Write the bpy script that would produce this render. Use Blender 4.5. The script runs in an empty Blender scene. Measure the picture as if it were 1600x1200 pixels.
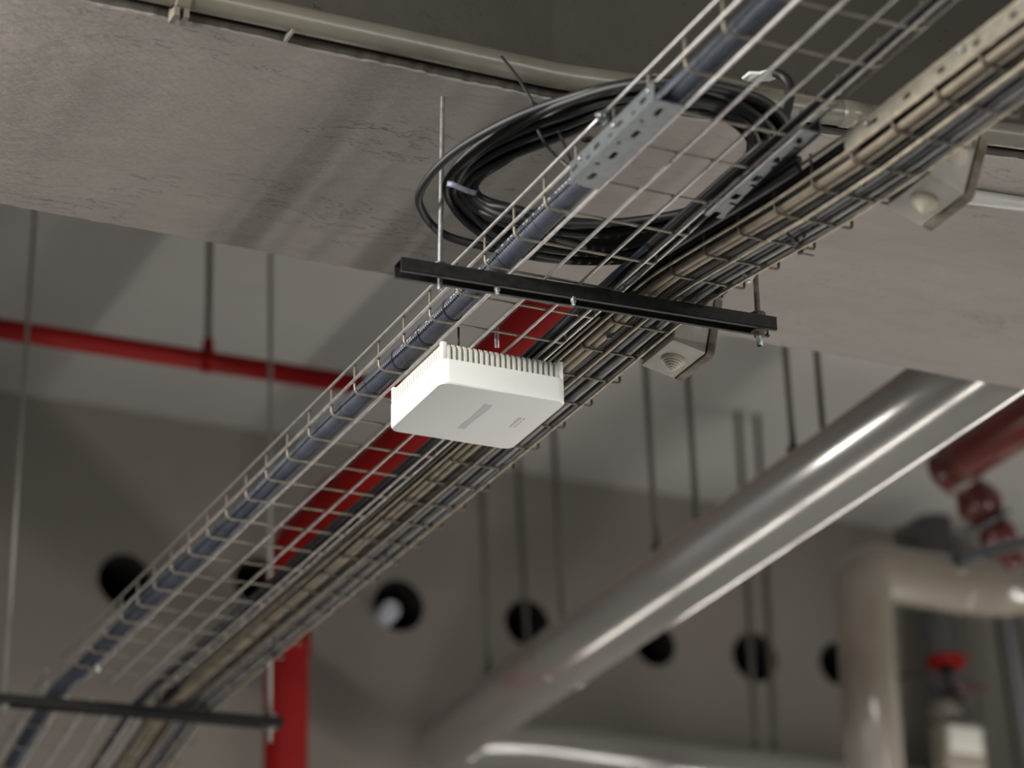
import bpy, bmesh, math, random
from mathutils import Vector, Matrix
random.seed(7)
SC = bpy.context.scene
COL = SC.collection
# ---------------------------------------------------------------- camera, world, lights, exposure
F = 4500.0                                    # focal length in pixels of a 1600 px wide frame
AX = Vector((-2280, -2000, -F)).normalized()
ZX = -200.0; ZY = (F * F - 2280 * ZX) / 2000
AZ = Vector((ZX, ZY, -F)).normalized()
BX = AX.cross(AZ)
R3 = Matrix((BX, AX, AZ))                     # camera axes -> world axes
CAMP = Vector((0, 0, 1.6))
cd = bpy.data.cameras.new('camera'); cam = bpy.data.objects.new('camera', cd); COL.objects.link(cam)
cam.matrix_world = Matrix.Translation(CAMP) @ R3.to_4x4()
cd.sensor_width = 36; cd.lens = F / 1600 * 36; cd.clip_start = 0.05; cd.clip_end = 100
cd.dof.use_dof = True; cd.dof.focus_distance = 4.33; cd.dof.aperture_fstop = 2.5
SC.camera = cam
w = bpy.data.worlds.new('garage_air'); SC.world = w; w.use_nodes = True
bg = w.node_tree.nodes['Background']; bg.inputs[0].default_value = (0.90, 0.95, 1.0, 1); bg.inputs[1].default_value = 0.20
SC.view_settings.view_transform = 'Standard'; SC.view_settings.look = 'None'
SC.view_settings.exposure = 0.85; SC.view_settings.gamma = 1.0; SC.view_settings.use_curve_mapping = False

def strip_light(name, a, b, target, power, width=0.08, color=(1, .97, .92)):
    """a fluorescent strip from a to b whose open side faces the target direction"""
    a, b = Vector(a), Vector(b)
    l = bpy.data.lights.new(name, 'AREA'); l.shape = 'RECTANGLE'; l.size = (b - a).length; l.size_y = width
    l.energy = power; l.color = color
    o = bpy.data.objects.new(name, l); COL.objects.link(o)
    x = (b - a).normalized(); z = -Vector(target).normalized(); z = (z - x * z.dot(x)).normalized(); y = z.cross(x)
    o.matrix_world = Matrix.Translation((a + b) / 2) @ Matrix((x, y, z)).transposed().to_4x4()
    return o
strip_light('strip_light_near', (1.3, 1.2, 3.45), (3.0, 1.2, 3.45), (0, 0.8, -1), 16)
# rows of bare fluorescent tubes parallel to the trays, all below and beside the frame: (x, z, y0, y1, watts, tube radius)
strip_light('strip_light_left', (0.18, 2.2, 3.60), (0.18, 4.2, 3.60), (0.9, 0, -.8), 42, .26)
TUBE_ROWS = [(2.26, 2.55, 2.4, 6.9, 26, .030), (4.86, 2.66, 1.6, 6.9, 92, .034)]

# ---------------------------------------------------------------- helpers
def ray(px, py): return R3 @ Vector((px - 800, -(py - 600), -F))
def atz(px, py, z): r = ray(px, py); return CAMP + r * ((z - CAMP.z) / r.z)
def aty(px, py, y): r = ray(px, py); return CAMP + r * ((y - CAMP.y) / r.y)
def atx(px, py, x): r = ray(px, py); return CAMP + r * ((x - CAMP.x) / r.x)

def mesh(name, vf, smooth=True):
    me = bpy.data.meshes.new(name); me.from_pydata([tuple(v) for v in vf[0]], [], vf[1]); me.update()
    if smooth: me.polygons.foreach_set('use_smooth', [True] * len(me.polygons))
    return me
def obj(name, vf, mat, parent=None, smooth=True, loc=None):
    me = vf if isinstance(vf, bpy.types.Mesh) else mesh(name, vf, smooth)
    if mat and not me.materials: me.materials.append(mat)
    o = bpy.data.objects.new(name, me); COL.objects.link(o)
    if parent: o.parent = parent
    if loc is not None: o.location = loc
    return o
def tag(o, label, cat, group=None, kind=None):
    o['label'] = label; o['category'] = cat
    if group: o['group'] = group
    if kind: o['kind'] = kind
    return o
def thing(name, label, cat, loc=(0, 0, 0), group=None):
    o = bpy.data.objects.new(name, None); o.empty_display_size = .02; COL.objects.link(o); o.location = loc
    return tag(o, label, cat, group)
def struct(name, vf, mat, smooth=False, parent=None):
    o = obj(name, vf, mat, parent, smooth)
    if not parent: o['kind'] = 'structure'
    return o
def join(*vfs):
    V, Fc = [], []
    for v, f in vfs:
        n = len(V); V += list(v); Fc += [tuple(i + n for i in q) for q in f]
    return V, Fc
def box(x0, y0, z0, x1, y1, z1):
    V = [(x, y, z) for z in (z0, z1) for y in (y0, y1) for x in (x0, x1)]
    return [Vector(v) for v in V], [(0, 2, 3, 1), (4, 5, 7, 6), (0, 1, 5, 4), (2, 6, 7, 3), (0, 4, 6, 2), (1, 3, 7, 5)]
def xf(vf, m): return [m @ Vector(v) for v in vf[0]], vf[1]
def tube(pts, r, seg=10, closed=False, caps=True):
    """round tube through pts; r a number or a list of radii"""
    pts = [Vector(p) for p in pts]; n = len(pts)
    rr = r if isinstance(r, (list, tuple)) else [r] * n
    T = []
    for i in range(n):
        a = pts[(i - 1) % n] if (closed or i > 0) else pts[i]
        b = pts[(i + 1) % n] if (closed or i < n - 1) else pts[i]
        T.append((b - a).normalized())
    up = Vector((0, 0, 1)) if abs(T[0].z) < .9 else Vector((1, 0, 0))
    N = (up - T[0] * up.dot(T[0])).normalized(); V = []
    for i in range(n):
        N = (N - T[i] * N.dot(T[i])).normalized(); B = T[i].cross(N)
        for k in range(seg):
            a = 2 * math.pi * k / seg
            V.append(pts[i] + (N * math.cos(a) + B * math.sin(a)) * rr[i])
    Fc = []
    for i in range(n if closed else n - 1):
        j = (i + 1) % n
        for k in range(seg):
            Fc.append((i * seg + k, i * seg + (k + 1) % seg, j * seg + (k + 1) % seg, j * seg + k))
    if caps and not closed:
        Fc.append(tuple(range(seg - 1, -1, -1))); Fc.append(tuple((n - 1) * seg + k for k in range(seg)))
    return V, Fc
def smooth_path(pts, per=8, closed=False):
    pts = [Vector(p) for p in pts]; n = len(pts); out = []
    for i in range(n if closed else n - 1):
        if closed: a, b, c, d = pts[i - 1], pts[i], pts[(i + 1) % n], pts[(i + 2) % n]
        else: a, b, c, d = pts[max(i - 1, 0)], pts[i], pts[i + 1], pts[min(i + 2, n - 1)]
        for s in range(per):
            t = s / per
            out.append(.5 * ((2 * b) + (c - a) * t + (2 * a - 5 * b + 4 * c - d) * t * t + (3 * b - a - 3 * c + d) * t ** 3))
    if not closed: out.append(pts[-1])
    return out
def fillet(pts, rad, n=8):
    """polyline with rounded corners"""
    pts = [Vector(p) for p in pts]; out = [pts[0]]
    for i in range(1, len(pts) - 1):
        p = pts[i]; a = (pts[i - 1] - p); b = (pts[i + 1] - p)
        d = min(rad, a.length * .48, b.length * .48); A = p + a.normalized() * d; B = p + b.normalized() * d
        for k in range(n + 1):
            t = k / n; out.append(A * (1 - t) ** 2 + p * 2 * t * (1 - t) + B * t * t)
    out.append(pts[-1]); return out
def lathe(profile, seg=20, axis='Z'):
    """profile: list of (radius, height)"""
    V = []; Fc = []; n = len(profile)
    for r, h in profile:
        for k in range(seg):
            a = 2 * math.pi * k / seg; V.append(Vector((r * math.cos(a), r * math.sin(a), h)))
    for i in range(n - 1):
        for k in range(seg):
            Fc.append((i * seg + k, i * seg + (k + 1) % seg, (i + 1) * seg + (k + 1) % seg, (i + 1) * seg + k))
    Fc.append(tuple(range(seg - 1, -1, -1))); Fc.append(tuple((n - 1) * seg + k for k in range(seg)))
    return V, Fc
def rbox(x0, y0, z0, x1, y1, z1, rad, bev=0.0, seg=6, bevtop=None):
    """box with rounded vertical corners and softly bevelled bottom / top edges"""
    def ring(inset, z):
        L = []; r = max(rad - inset, .0005)
        for cx, cy, a0 in ((x1 - rad, y1 - rad, 0), (x0 + rad, y1 - rad, 90), (x0 + rad, y0 + rad, 180), (x1 - rad, y0 + rad, 270)):
            for k in range(seg + 1):
                a = math.radians(a0 + 90 * k / seg); L.append(Vector((cx + r * math.cos(a), cy + r * math.sin(a), z)))
        return L
    bt = bev if bevtop is None else bevtop
    rings = []
    if bev: 
        for k in range(4): a = math.radians(90 * k / 4); rings.append(ring(bev * (1 - math.sin(a)), z0 + bev * (1 - math.cos(a))))
    rings.append(ring(0, z0 + bev)); rings.append(ring(0, z1 - bt))
    if bt:
        for k in range(1, 5): a = math.radians(90 * k / 4); rings.append(ring(bt * (1 - math.cos(a)), z1 - bt + bt * math.sin(a)))
    m = len(rings[0]); V = [v for rg in rings for v in rg]; Fc = []
    for i in range(len(rings) - 1):
        for k in range(m): Fc.append((i * m + k, i * m + (k + 1) % m, (i + 1) * m + (k + 1) % m, (i + 1) * m + k))
    Fc.append(tuple(range(m - 1, -1, -1))); Fc.append(tuple((len(rings) - 1) * m + k for k in range(m)))
    return V, Fc
def plate(L, W, t, slots):
    """plate in local (u: 0..L, v: 0..W), thickness t along w, with real rectangular slots (u0,v0,u1,v1)"""
    us = sorted({0, L} | {s[0] for s in slots} | {s[2] for s in slots}); vs = sorted({0, W} | {s[1] for s in slots} | {s[3] for s in slots})
    V, Fc = [], []
    def hole(u, v): return any(s[0] < u < s[2] and s[1] < v < s[3] for s in slots)
    nu, nv = len(us) - 1, len(vs) - 1
    H = [[hole((us[i] + us[i + 1]) / 2, (vs[j] + vs[j + 1]) / 2) for j in range(nv)] for i in range(nu)]
    for k in (0, t):
        for i in range(nu + 1):
            for j in range(nv + 1): V.append(Vector((us[i], vs[j], k)))
    idx = lambda i, j, k: k * (nu + 1) * (nv + 1) + i * (nv + 1) + j
    solid = lambda i, j: 0 <= i < nu and 0 <= j < nv and not H[i][j]
    for i in range(nu):
        for j in range(nv):
            if H[i][j]: continue
            Fc.append((idx(i, j, 0), idx(i, j + 1, 0), idx(i + 1, j + 1, 0), idx(i + 1, j, 0)))
            Fc.append((idx(i, j, 1), idx(i + 1, j, 1), idx(i + 1, j + 1, 1), idx(i, j + 1, 1)))
            if not solid(i - 1, j): Fc.append((idx(i, j, 0), idx(i, j, 1), idx(i, j + 1, 1), idx(i, j + 1, 0)))
            if not solid(i + 1, j): Fc.append((idx(i + 1, j, 0), idx(i + 1, j + 1, 0), idx(i + 1, j + 1, 1), idx(i + 1, j, 1)))
            if not solid(i, j - 1): Fc.append((idx(i, j, 0), idx(i + 1, j, 0), idx(i + 1, j, 1), idx(i, j, 1)))
            if not solid(i, j + 1): Fc.append((idx(i, j + 1, 0), idx(i, j + 1, 1), idx(i + 1, j + 1, 1), idx(i + 1, j + 1, 0)))
    return V, Fc
def frame(o, u, v, w_): return Matrix.Translation(o) @ Matrix((u, v, w_)).transposed().to_4x4()

# ---------------------------------------------------------------- materials
def mat(name, col, rough=.5, metal=0., var=.0, scale=20., bump=0., bscale=200., spec=.5, col2=None, coat=0., detail=6, contrast=(.35, .65)):
    m = bpy.data.materials.new(name); m.use_nodes = True; nt = m.node_tree; N = nt.nodes; Lk = nt.links
    b = N['Principled BSDF']; b.inputs['Base Color'].default_value = (*col, 1); b.inputs['Roughness'].default_value = rough
    b.inputs['Metallic'].default_value = metal; b.inputs['Specular IOR Level'].default_value = spec; b.inputs['Coat Weight'].default_value = coat
    b.inputs['Coat Roughness'].default_value = .12
    tc = N.new('ShaderNodeTexCoord')
    if var or col2:
        no = N.new('ShaderNodeTexNoise'); no.inputs['Scale'].default_value = scale; no.inputs['Detail'].default_value = detail
        Lk.new(tc.outputs['Object'], no.inputs['Vector'])
        rp = N.new('ShaderNodeValToRGB'); c2 = col2 or tuple(c * (1 - var) for c in col)
        rp.color_ramp.elements[0].position = contrast[0]; rp.color_ramp.elements[1].position = contrast[1]
        rp.color_ramp.elements[0].color = (*c2, 1); rp.color_ramp.elements[1].color = (*col, 1)
        Lk.new(no.outputs['Fac'], rp.inputs['Fac']); Lk.new(rp.outputs['Color'], b.inputs['Base Color'])
    if bump:
        n2 = N.new('ShaderNodeTexNoise'); n2.inputs['Scale'].default_value = bscale; n2.inputs['Detail'].default_value = 5
        Lk.new(tc.outputs['Object'], n2.inputs['Vector'])
        bp = N.new('ShaderNodeBump'); bp.inputs['Strength'].default_value = bump; bp.inputs['Distance'].default_value = .002
        Lk.new(n2.outputs['Fac'], bp.inputs['Height']); Lk.new(bp.outputs['Normal'], b.inputs['Normal'])
    return m
def concrete(name, c1, c2, crack=.6, stretch=(1, 2.4, 1), bump=.5, speck=.0, big=1.2, fine=0):
    m = bpy.data.materials.new(name); m.use_nodes = True; nt = m.node_tree; N = nt.nodes; Lk = nt.links
    b = N['Principled BSDF']; b.inputs['Roughness'].default_value = .85; b.inputs['Specular IOR Level'].default_value = .25
    tc = N.new('ShaderNodeTexCoord'); mp = N.new('ShaderNodeMapping'); mp.inputs['Scale'].default_value = stretch
    Lk.new(tc.outputs['Object'], mp.inputs['Vector'])
    def noise(s, d=6, vec=mp, ro=.55):
        n = N.new('ShaderNodeTexNoise'); n.inputs['Scale'].default_value = s; n.inputs['Detail'].default_value = d; n.inputs['Roughness'].default_value = ro
        Lk.new(vec.outputs['Vector'] if vec is mp else vec, n.inputs['Vector']); return n
    def ramp(src, p0, p1, a, c):
        r = N.new('ShaderNodeValToRGB'); r.color_ramp.elements[0].position = p0; r.color_ramp.elements[1].position = p1
        r.color_ramp.elements[0].color = (*a, 1); r.color_ramp.elements[1].color = (*c, 1); Lk.new(src, r.inputs['Fac']); return r
    n1 = noise(big, 8); base = ramp(n1.outputs['Fac'], .3, .7, c2, c1)
    # warped, broken cracks: thin level lines of a stretched noise, kept only in patches
    wv = noise(5, 4); mv = N.new('ShaderNodeVectorMath'); mv.operation = 'MULTIPLY_ADD'
    mv.inputs[1].default_value = (.16, .16, .16); Lk.new(wv.outputs['Color'], mv.inputs[0]); Lk.new(mp.outputs['Vector'], mv.inputs[2])
    cn = noise(6.5, 9, mv.outputs['Vector'], .62); sub = N.new('ShaderNodeMath'); sub.operation = 'SUBTRACT'; sub.inputs[1].default_value = .5
    ab = N.new('ShaderNodeMath'); ab.operation = 'ABSOLUTE'; Lk.new(cn.outputs['Fac'], sub.inputs[0]); Lk.new(sub.outputs[0], ab.inputs[0])
    line = ramp(ab.outputs[0], .0, .0055, (1, 1, 1), (0, 0, 0))
    pn = noise(2.3, 3); patch = ramp(pn.outputs['Fac'], .55, .62, (0, 0, 0), (1, 1, 1))
    mu = N.new('ShaderNodeMath'); mu.operation = 'MULTIPLY'; Lk.new(line.outputs['Color'], mu.inputs[0]); Lk.new(patch.outputs['Color'], mu.inputs[1])
    mf = N.new('ShaderNodeMath'); mf.operation = 'MULTIPLY'; mf.inputs[1].default_value = crack; Lk.new(mu.outputs[0], mf.inputs[0])
    mx = N.new('ShaderNodeMix'); mx.data_type = 'RGBA'; Lk.new(mf.outputs[0], mx.inputs['Factor']); Lk.new(base.outputs['Color'], mx.inputs['A'])
    mx.inputs['B'].default_value = (c2[0] * .25, c2[1] * .24, c2[2] * .22, 1)
    out = mx.outputs['Result']
    if fine:
        # small trowel scratches and grime flecks in the paint
        c3 = noise(22, 8, mv.outputs['Vector'], .6); s3 = N.new('ShaderNodeMath'); s3.operation = 'SUBTRACT'; s3.inputs[1].default_value = .5
        a3 = N.new('ShaderNodeMath'); a3.operation = 'ABSOLUTE'; Lk.new(c3.outputs['Fac'], s3.inputs[0]); Lk.new(s3.outputs[0], a3.inputs[0])
        l3 = ramp(a3.outputs[0], .0, .010, (1, 1, 1), (0, 0, 0)); p3 = noise(4.5, 5); q3 = ramp(p3.outputs['Fac'], .54, .66, (0, 0, 0), (1, 1, 1))
        m3 = N.new('ShaderNodeMath'); m3.operation = 'MULTIPLY'; Lk.new(l3.outputs['Color'], m3.inputs[0]); Lk.new(q3.outputs['Color'], m3.inputs[1])
        m4 = N.new('ShaderNodeMath'); m4.operation = 'MULTIPLY'; m4.inputs[1].default_value = .45; Lk.new(m3.outputs[0], m4.inputs[0])
        x3 = N.new('ShaderNodeMix'); x3.data_type = 'RGBA'; Lk.new(m4.outputs[0], x3.inputs['Factor']); Lk.new(out, x3.inputs['A']); x3.inputs['B'].default_value = (.06, .052, .042, 1)
        n5 = noise(9, 8, mp, .7); r5 = ramp(n5.outputs['Fac'], .35, .65, (.91, .91, .91), (1, 1, 1))
        x5 = N.new('ShaderNodeMix'); x5.data_type = 'RGBA'; x5.blend_type = 'MULTIPLY'; x5.inputs['Factor'].default_value = 1
        Lk.new(x3.outputs['Result'], x5.inputs['A']); Lk.new(r5.outputs['Color'], x5.inputs['B']); out = x5.outputs['Result']
    if speck:
        sn = N.new('ShaderNodeTexVoronoi'); sn.inputs['Scale'].default_value = 26; Lk.new(tc.outputs['Object'], sn.inputs['Vector'])
        sr = ramp(sn.outputs['Distance'], .05, .09, (1, 1, 1), (0, 0, 0)); sp = noise(6, 2); spr = ramp(sp.outputs['Fac'], .5, .58, (0, 0, 0), (1, 1, 1))
        sm = N.new('ShaderNodeMath'); sm.operation = 'MULTIPLY'; Lk.new(sr.outputs['Color'], sm.inputs[0]); Lk.new(spr.outputs['Color'], sm.inputs[1])
        m2 = N.new('ShaderNodeMix'); m2.data_type = 'RGBA'; Lk.new(sm.outputs[0], m2.inputs['Factor']); Lk.new(out, m2.inputs['A']); m2.inputs['B'].default_value = (.02, .018, .015, 1)
        out = m2.outputs['Result']
    Lk.new(out, b.inputs['Base Color'])
    hb = noise(14, 10, mp, .65); bp = N.new('ShaderNodeBump'); bp.inputs['Strength'].default_value = bump; bp.inputs['Distance'].default_value = .006
    Lk.new(hb.outputs['Fac'], bp.inputs['Height'])
    bp2 = N.new('ShaderNodeBump'); bp2.invert = True; bp2.inputs['Strength'].default_value = .5; bp2.inputs['Distance'].default_value = .004
    Lk.new(mu.outputs[0], bp2.inputs['Height']); Lk.new(bp.outputs['Normal'], bp2.inputs['Normal']); Lk.new(bp2.outputs['Normal'], b.inputs['Normal'])
    return m
M = {}
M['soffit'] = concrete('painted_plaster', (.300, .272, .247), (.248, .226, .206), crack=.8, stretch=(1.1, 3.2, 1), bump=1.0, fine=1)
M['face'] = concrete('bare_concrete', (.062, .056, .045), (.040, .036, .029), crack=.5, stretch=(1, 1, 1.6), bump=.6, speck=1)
M['slab'] = concrete('far_painted_slab', (.40, .385, .365), (.34, .325, .305), crack=.15, stretch=(1, 1, 1), bump=.3, big=.8)
M['wall'] = concrete('grey_painted_wall', (.235, .212, .185), (.205, .185, .162), crack=.0, stretch=(1, 1, 1), bump=.3, big=.6)
M['floor'] = concrete('floor_concrete', (.20, .195, .185), (.16, .155, .148), crack=.3, stretch=(1, 1, 1), bump=.3)
M['hole'] = mat('hole_lining', (.02, .018, .015), .95)
M['wire'] = mat('zinc_wire', (.66, .63, .61), .40, .8, var=.25, scale=60)
M['cross'] = mat('dull_cross_wire', (.26, .235, .18), .5, .45, var=.3, scale=60)
M['cross_dusty'] = mat('grimy_cross_wire', (.13, .11, .078), .5, .4, var=.4, scale=60)
M['wire_dusty'] = mat('dusty_zinc_wire', (.48, .42, .33), .48, .75, var=.4, scale=50)
M['zinc'] = mat('galvanised_sheet', (.125, .137, .142), .42, .5, var=.25, scale=70, bump=.1)
M['zinc_dusty'] = mat('dusty_galvanised_sheet', (.22, .20, .155), .7, .3, var=.3, scale=40, bump=.2)
M['rod'] = mat('zinc_rod', (.36, .37, .37), .4, .9, var=.3, scale=120)
M['rod_rust'] = mat('grimy_rod', (.16, .13, .095), .8, .3, var=.5, scale=90, bump=.8, bscale=400)
M['black_steel'] = mat('black_channel_paint', (.008, .008, .009), .5, 0, scale=70, bump=.25, bscale=500, col2=(.018, .017, .016), spec=.3)
M['conduit'] = mat('slate_corrugated_plastic', (.050, .057, .077), .42, 0, var=.3, scale=30)
M['conduit_mark'] = mat('pale_print', (.45, .46, .48), .6)
M['black_cable'] = mat('black_cable_sheath', (.007, .007, .008), .5, 0, var=.3, scale=40)
M['black_tie'] = mat('black_nylon', (.012, .012, .014), .45)
M['pale_spot'] = mat('pale_blue_light_spot', (.62, .64, .70), .4)  # pale colour put in for the light spot in one wall opening
M['blue_tie'] = mat('blue_grey_nylon', (.16, .175, .23), .35)
M['white_tie'] = mat('white_nylon', (.55, .54, .52), .4)
M['tan'] = mat('tan_cable_sheath', (.25, .205, .145), .55, 0, var=.35, scale=30)
M['brown_grey'] = mat('dusty_brown_grey_sheath', (.085, .076, .064), .6, 0, var=.4, scale=35)
M['grey'] = mat('grey_cable_sheath', (.12, .12, .12), .45, 0, var=.35, scale=35)
M['fat'] = mat('dusty_conduit_sheath', (.15, .132, .112), .6, 0, var=.5, scale=22)
M['light_grey'] = mat('light_grey_cable_sheath', (.25, .245, .23), .45, 0, var=.3, scale=35)
M['dark_grey'] = mat('dark_grey_cable_sheath', (.03, .03, .032), .45, 0, var=.4, scale=30)
M['blue_grey'] = mat('blue_grey_cable_sheath', (.05, .058, .085), .25, 0, var=.3, scale=35)
M['ap'] = mat('white_plastic', (.88, .87, .83), .42)
M['ap_fin'] = mat('white_painted_aluminium', (.76, .75, .69), .5)
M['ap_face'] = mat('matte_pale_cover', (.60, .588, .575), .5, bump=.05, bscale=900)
M['ap_mark'] = mat('grey_print', (.33, .345, .37), .45)
M['ap_dark'] = mat('dark_grey_print', (.16, .16, .17), .5)
M['green_grey'] = mat('green_grey_metal', (.10, .13, .11), .5, .3)
M['box'] = mat('dusty_grey_box_plastic', (.30, .28, .24), .6, 0, var=.25, scale=18, bump=.2)
M['box_dirty'] = mat('brown_stained_lid', (.15, .125, .09), .7, 0, scale=22, col2=(.06, .042, .025), contrast=(.4, .6))
M['grommet'] = mat('beige_rubber', (.34, .31, .25), .55)
M['pvc'] = mat('beige_painted_pipe', (.14, .128, .10), .32, 0, var=.18, scale=12, bump=.1)
M['pvc_white'] = mat('white_pipe_paint', (.26, .26, .245), .25, 0, var=.1, scale=12)
M['red'] = mat('red_pipe_paint', (.23, .003, .002), .6, 0, var=.15, scale=10, spec=.2)
M['maroon'] = mat('maroon_pipe_paint', (.10, .018, .014), .22, 0, var=.2, scale=12, coat=.5)
M['duct'] = mat('pale_metallic_duct_jacket', (.36, .345, .325), .2, .6, var=.06, scale=4, coat=.6)
M['beige_duct'] = mat('beige_pipe_jacket', (.23, .20, .16), .2, 0, var=.12, scale=6, coat=1)
M['grey_pipe'] = mat('grey_pipe_paint', (.13, .13, .135), .4)
M['dark_iron'] = mat('dark_iron', (.03, .027, .022), .6, .3)
M['hanger'] = mat('dull_hanger_rod', (.07, .064, .052), .6, .3)
M['hanger_pale'] = mat('pale_hanger_rod', (.24, .24, .215), .5, .4)
M['pale_box'] = mat('cream_meter_face', (.33, .30, .24), .5)

# ---------------------------------------------------------------- the lamps
def emit(name, col, k):
    m = bpy.data.materials.new(name); m.use_nodes = True; N = m.node_tree.nodes; N.remove(N['Principled BSDF'])
    e = N.new('ShaderNodeEmission'); e.inputs[0].default_value = (*col, 1); e.inputs[1].default_value = k
    m.node_tree.links.new(e.outputs[0], N['Material Output'].inputs[0]); return m
place = ('below the trays', 'right of the fat white pipe'); nth = ('nearest', 'second', 'third', 'farthest')
for ri, (x, z, ya, yb_, wt, rad) in enumerate(TUBE_ROWS):
    n = 4; seg_l = (yb_ - ya) / n; tl = seg_l - .08
    em = emit('glowing_tube_%s' % 'abc'[ri], (1, .965, .91), wt / n / (math.pi * 2 * math.pi * rad * tl))
    for k in range(n):
        y = ya + seg_l * k + .04
        t = thing('fluorescent_tube', 'bare fluorescent tube %s, %s one of its row' % (place[ri], nth[k]), 'lamp', (x, y, z))
        obj('glass_tube', tube([(0, 0, 0), (0, tl, 0)], rad, 12), em, t)
        for yy in (-.012, tl): obj('end_cap', tube([(0, yy, 0), (0, yy + .012, 0)], rad + .001, 12), None, t)
# ---------------------------------------------------------------- setting
rnd = random.Random(3)
def near_edge(x): return 3.345 if x < 1.66 else 3.345 - .150 * (x - 1.66)
def rough(seed, step):
    r = random.Random(seed); vals = [r.uniform(-1, 1) for _ in range(4000)]
    def f(x, s=step):
        t = (x + 10) / s; i = int(t); u = t - i; u = u * u * (3 - 2 * u); return vals[i % 4000] * (1 - u) + vals[(i + 1) % 4000] * u
    return f
# the downstand beam: painted soffit with ragged arrises, bare near face, far face
fa, fb, fc, fd = rough(1, .045), rough(2, .012), rough(3, .05), rough(4, .011)
ZS, ZC = 3.68, 4.78
V = []; FS = []; nx = 620; x0, x1 = -3.0, 7.5
prof_n = 0
for i in range(nx + 1):
    t = i / nx
    x = x0 + (x1 - x0) * t
    if True:
        # finer spacing where the photograph looks
        u = t
        x = -3.0 + 3.6 * (u / .08) if u < .08 else (.6 + 2.5 * ((u - .08) / .84) if u < .92 else 3.1 + 4.4 * (u - .92) / .08)
    ne = near_edge(x) if x < 3.2 else near_edge(3.2)
    e1 = .0022 * fa(x) + .0016 * fb(x); e2 = .0022 * fc(x) + .0022 * fd(x)
    P = [(x, ne, ZC), (x, ne, ZS + .016 + e1), (x, ne - .003 + e1, ZS + .010 + .5 * e1), (x, ne + .004 + e1, ZS + .002), (x, ne + .008 + e1 * 1.3, ZS),
         (x, 3.60, ZS + .0008 * fc(x + 2)), (x, 3.992 + e2, ZS + .0005), (x, 4.0 + .4 * e2, ZS + .006 + e2 * .5), (x, 4.0, ZS + .03), (x, 4.0, ZC)]
    prof_n = len(P); V += [Vector(p) for p in P]
faces = [[], []]
for i in range(nx):
    for k in range(prof_n - 1):
        q = (i * prof_n + k, i * prof_n + k + 1, (i + 1) * prof_n + k + 1, (i + 1) * prof_n + k)
        FS.append(q)
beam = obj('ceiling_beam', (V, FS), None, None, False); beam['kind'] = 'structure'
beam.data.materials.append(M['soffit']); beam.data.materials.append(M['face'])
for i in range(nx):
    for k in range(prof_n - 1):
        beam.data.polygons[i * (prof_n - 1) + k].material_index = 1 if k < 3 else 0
struct('ceiling', join(box(-3, 4.0, ZC, 9.5, 7.3, ZC + .1), box(-3, -2.5, ZC, 9.5, 3.4, ZC + .1)), M['slab'])
struct('floor', box(-6, -3, -.1, 12, 7.3, 0), M['floor'])
# back wall with cored round openings
WY = 7.2
holes = [(2.215, 4.275, .078), (2.60, 4.325, .07), (3.03, 4.308, .078), (3.436, 4.306, .072), (3.855, 4.292, .068), (4.195, 4.294, .078), (4.49, 4.308, .07), (4.88, 4.30, .075)]
def wall_with_holes(y, xa, xb, za, zb, hs, depth):
    V, Fc = [], []; h = .14; seg = 32
    xs = [xa] + [c for hx, hz, r in hs for c in (hx - h, hx + h)] + [xb]; z0, z1 = 4.30 - .17, 4.30 + .17
    def quad(a, b, c, d):
        n = len(V); V.extend([Vector((a, y, c)), Vector((b, y, c)), Vector((b, y, d)), Vector((a, y, d))]); Fc.append((n, n + 1, n + 2, n + 3))
    quad(xa, xb, za, z0); quad(xa, xb, z1, zb)
    for i in range(0, len(xs), 2): quad(xs[i], xs[i + 1], z0, z1)
    for hx, hz, r in hs:
        n = len(V)
        for k in range(seg):
            a = 2 * math.pi * (k + .5) / seg; c, s = math.cos(a), math.sin(a); m_ = max(abs(c), abs(s))
            bx_, bz_ = hx + h * c / m_, (4.30 + .17 * s / m_)
            V.append(Vector((bx_, y, bz_)))
        for k in range(seg):
            a = 2 * math.pi * (k + .5) / seg; V.append(Vector((hx + r * math.cos(a), y, hz + r * math.sin(a))))
        for k in range(seg):
            j = (k + 1) % seg; Fc.append((n + k, n + j, n + seg + j, n + seg + k))
        # corner wedges between the square cell and the sampled ring
        for sx, sz in ((1, 1), (-1, 1), (-1, -1), (1, -1)):
            a = math.degrees(math.atan2(sz, sx)) % 360; k = int(a / 360 * seg - .5); j = (k + 1) % seg
            V.append(Vector((hx + sx * h, y, 4.30 + sz * .17))); Fc.append((n + k, n + j, len(V) - 1))
    return V, Fc
wall = struct('wall_back', wall_with_holes(WY, -3, 9.5, 0, ZC + .02, holes, .3), M['wall'])
for hx, hz, r in holes:
    V = []; Fc = []; seg = 32
    for yy in (WY, WY + .28):
        for k in range(seg):
            a = 2 * math.pi * (k + .5) / seg; V.append(Vector((hx + r * math.cos(a), yy, hz + r * math.sin(a))))
    for k in range(seg): Fc.append((k, seg + k, seg + (k + 1) % seg, (k + 1) % seg))
    Fc.append(tuple(seg + k for k in range(seg)))
    obj('cored_opening', (V, Fc), M['hole'], wall)
tag(obj('light_spot_shape', xf(lathe([(.020, 0), (.026, .004), (.026, .07), (.020, .075), (.018, .075), (.018, .01)], 18), Matrix.Translation((2.985, 7.215, 4.262)) @ Matrix.Rotation(math.radians(80), 4, 'X')), M['pale_spot']),
    'small pale blue shape added for the light spot in a round wall opening', 'light spot')  # added shape standing in for the bluish light seen through this opening

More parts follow.
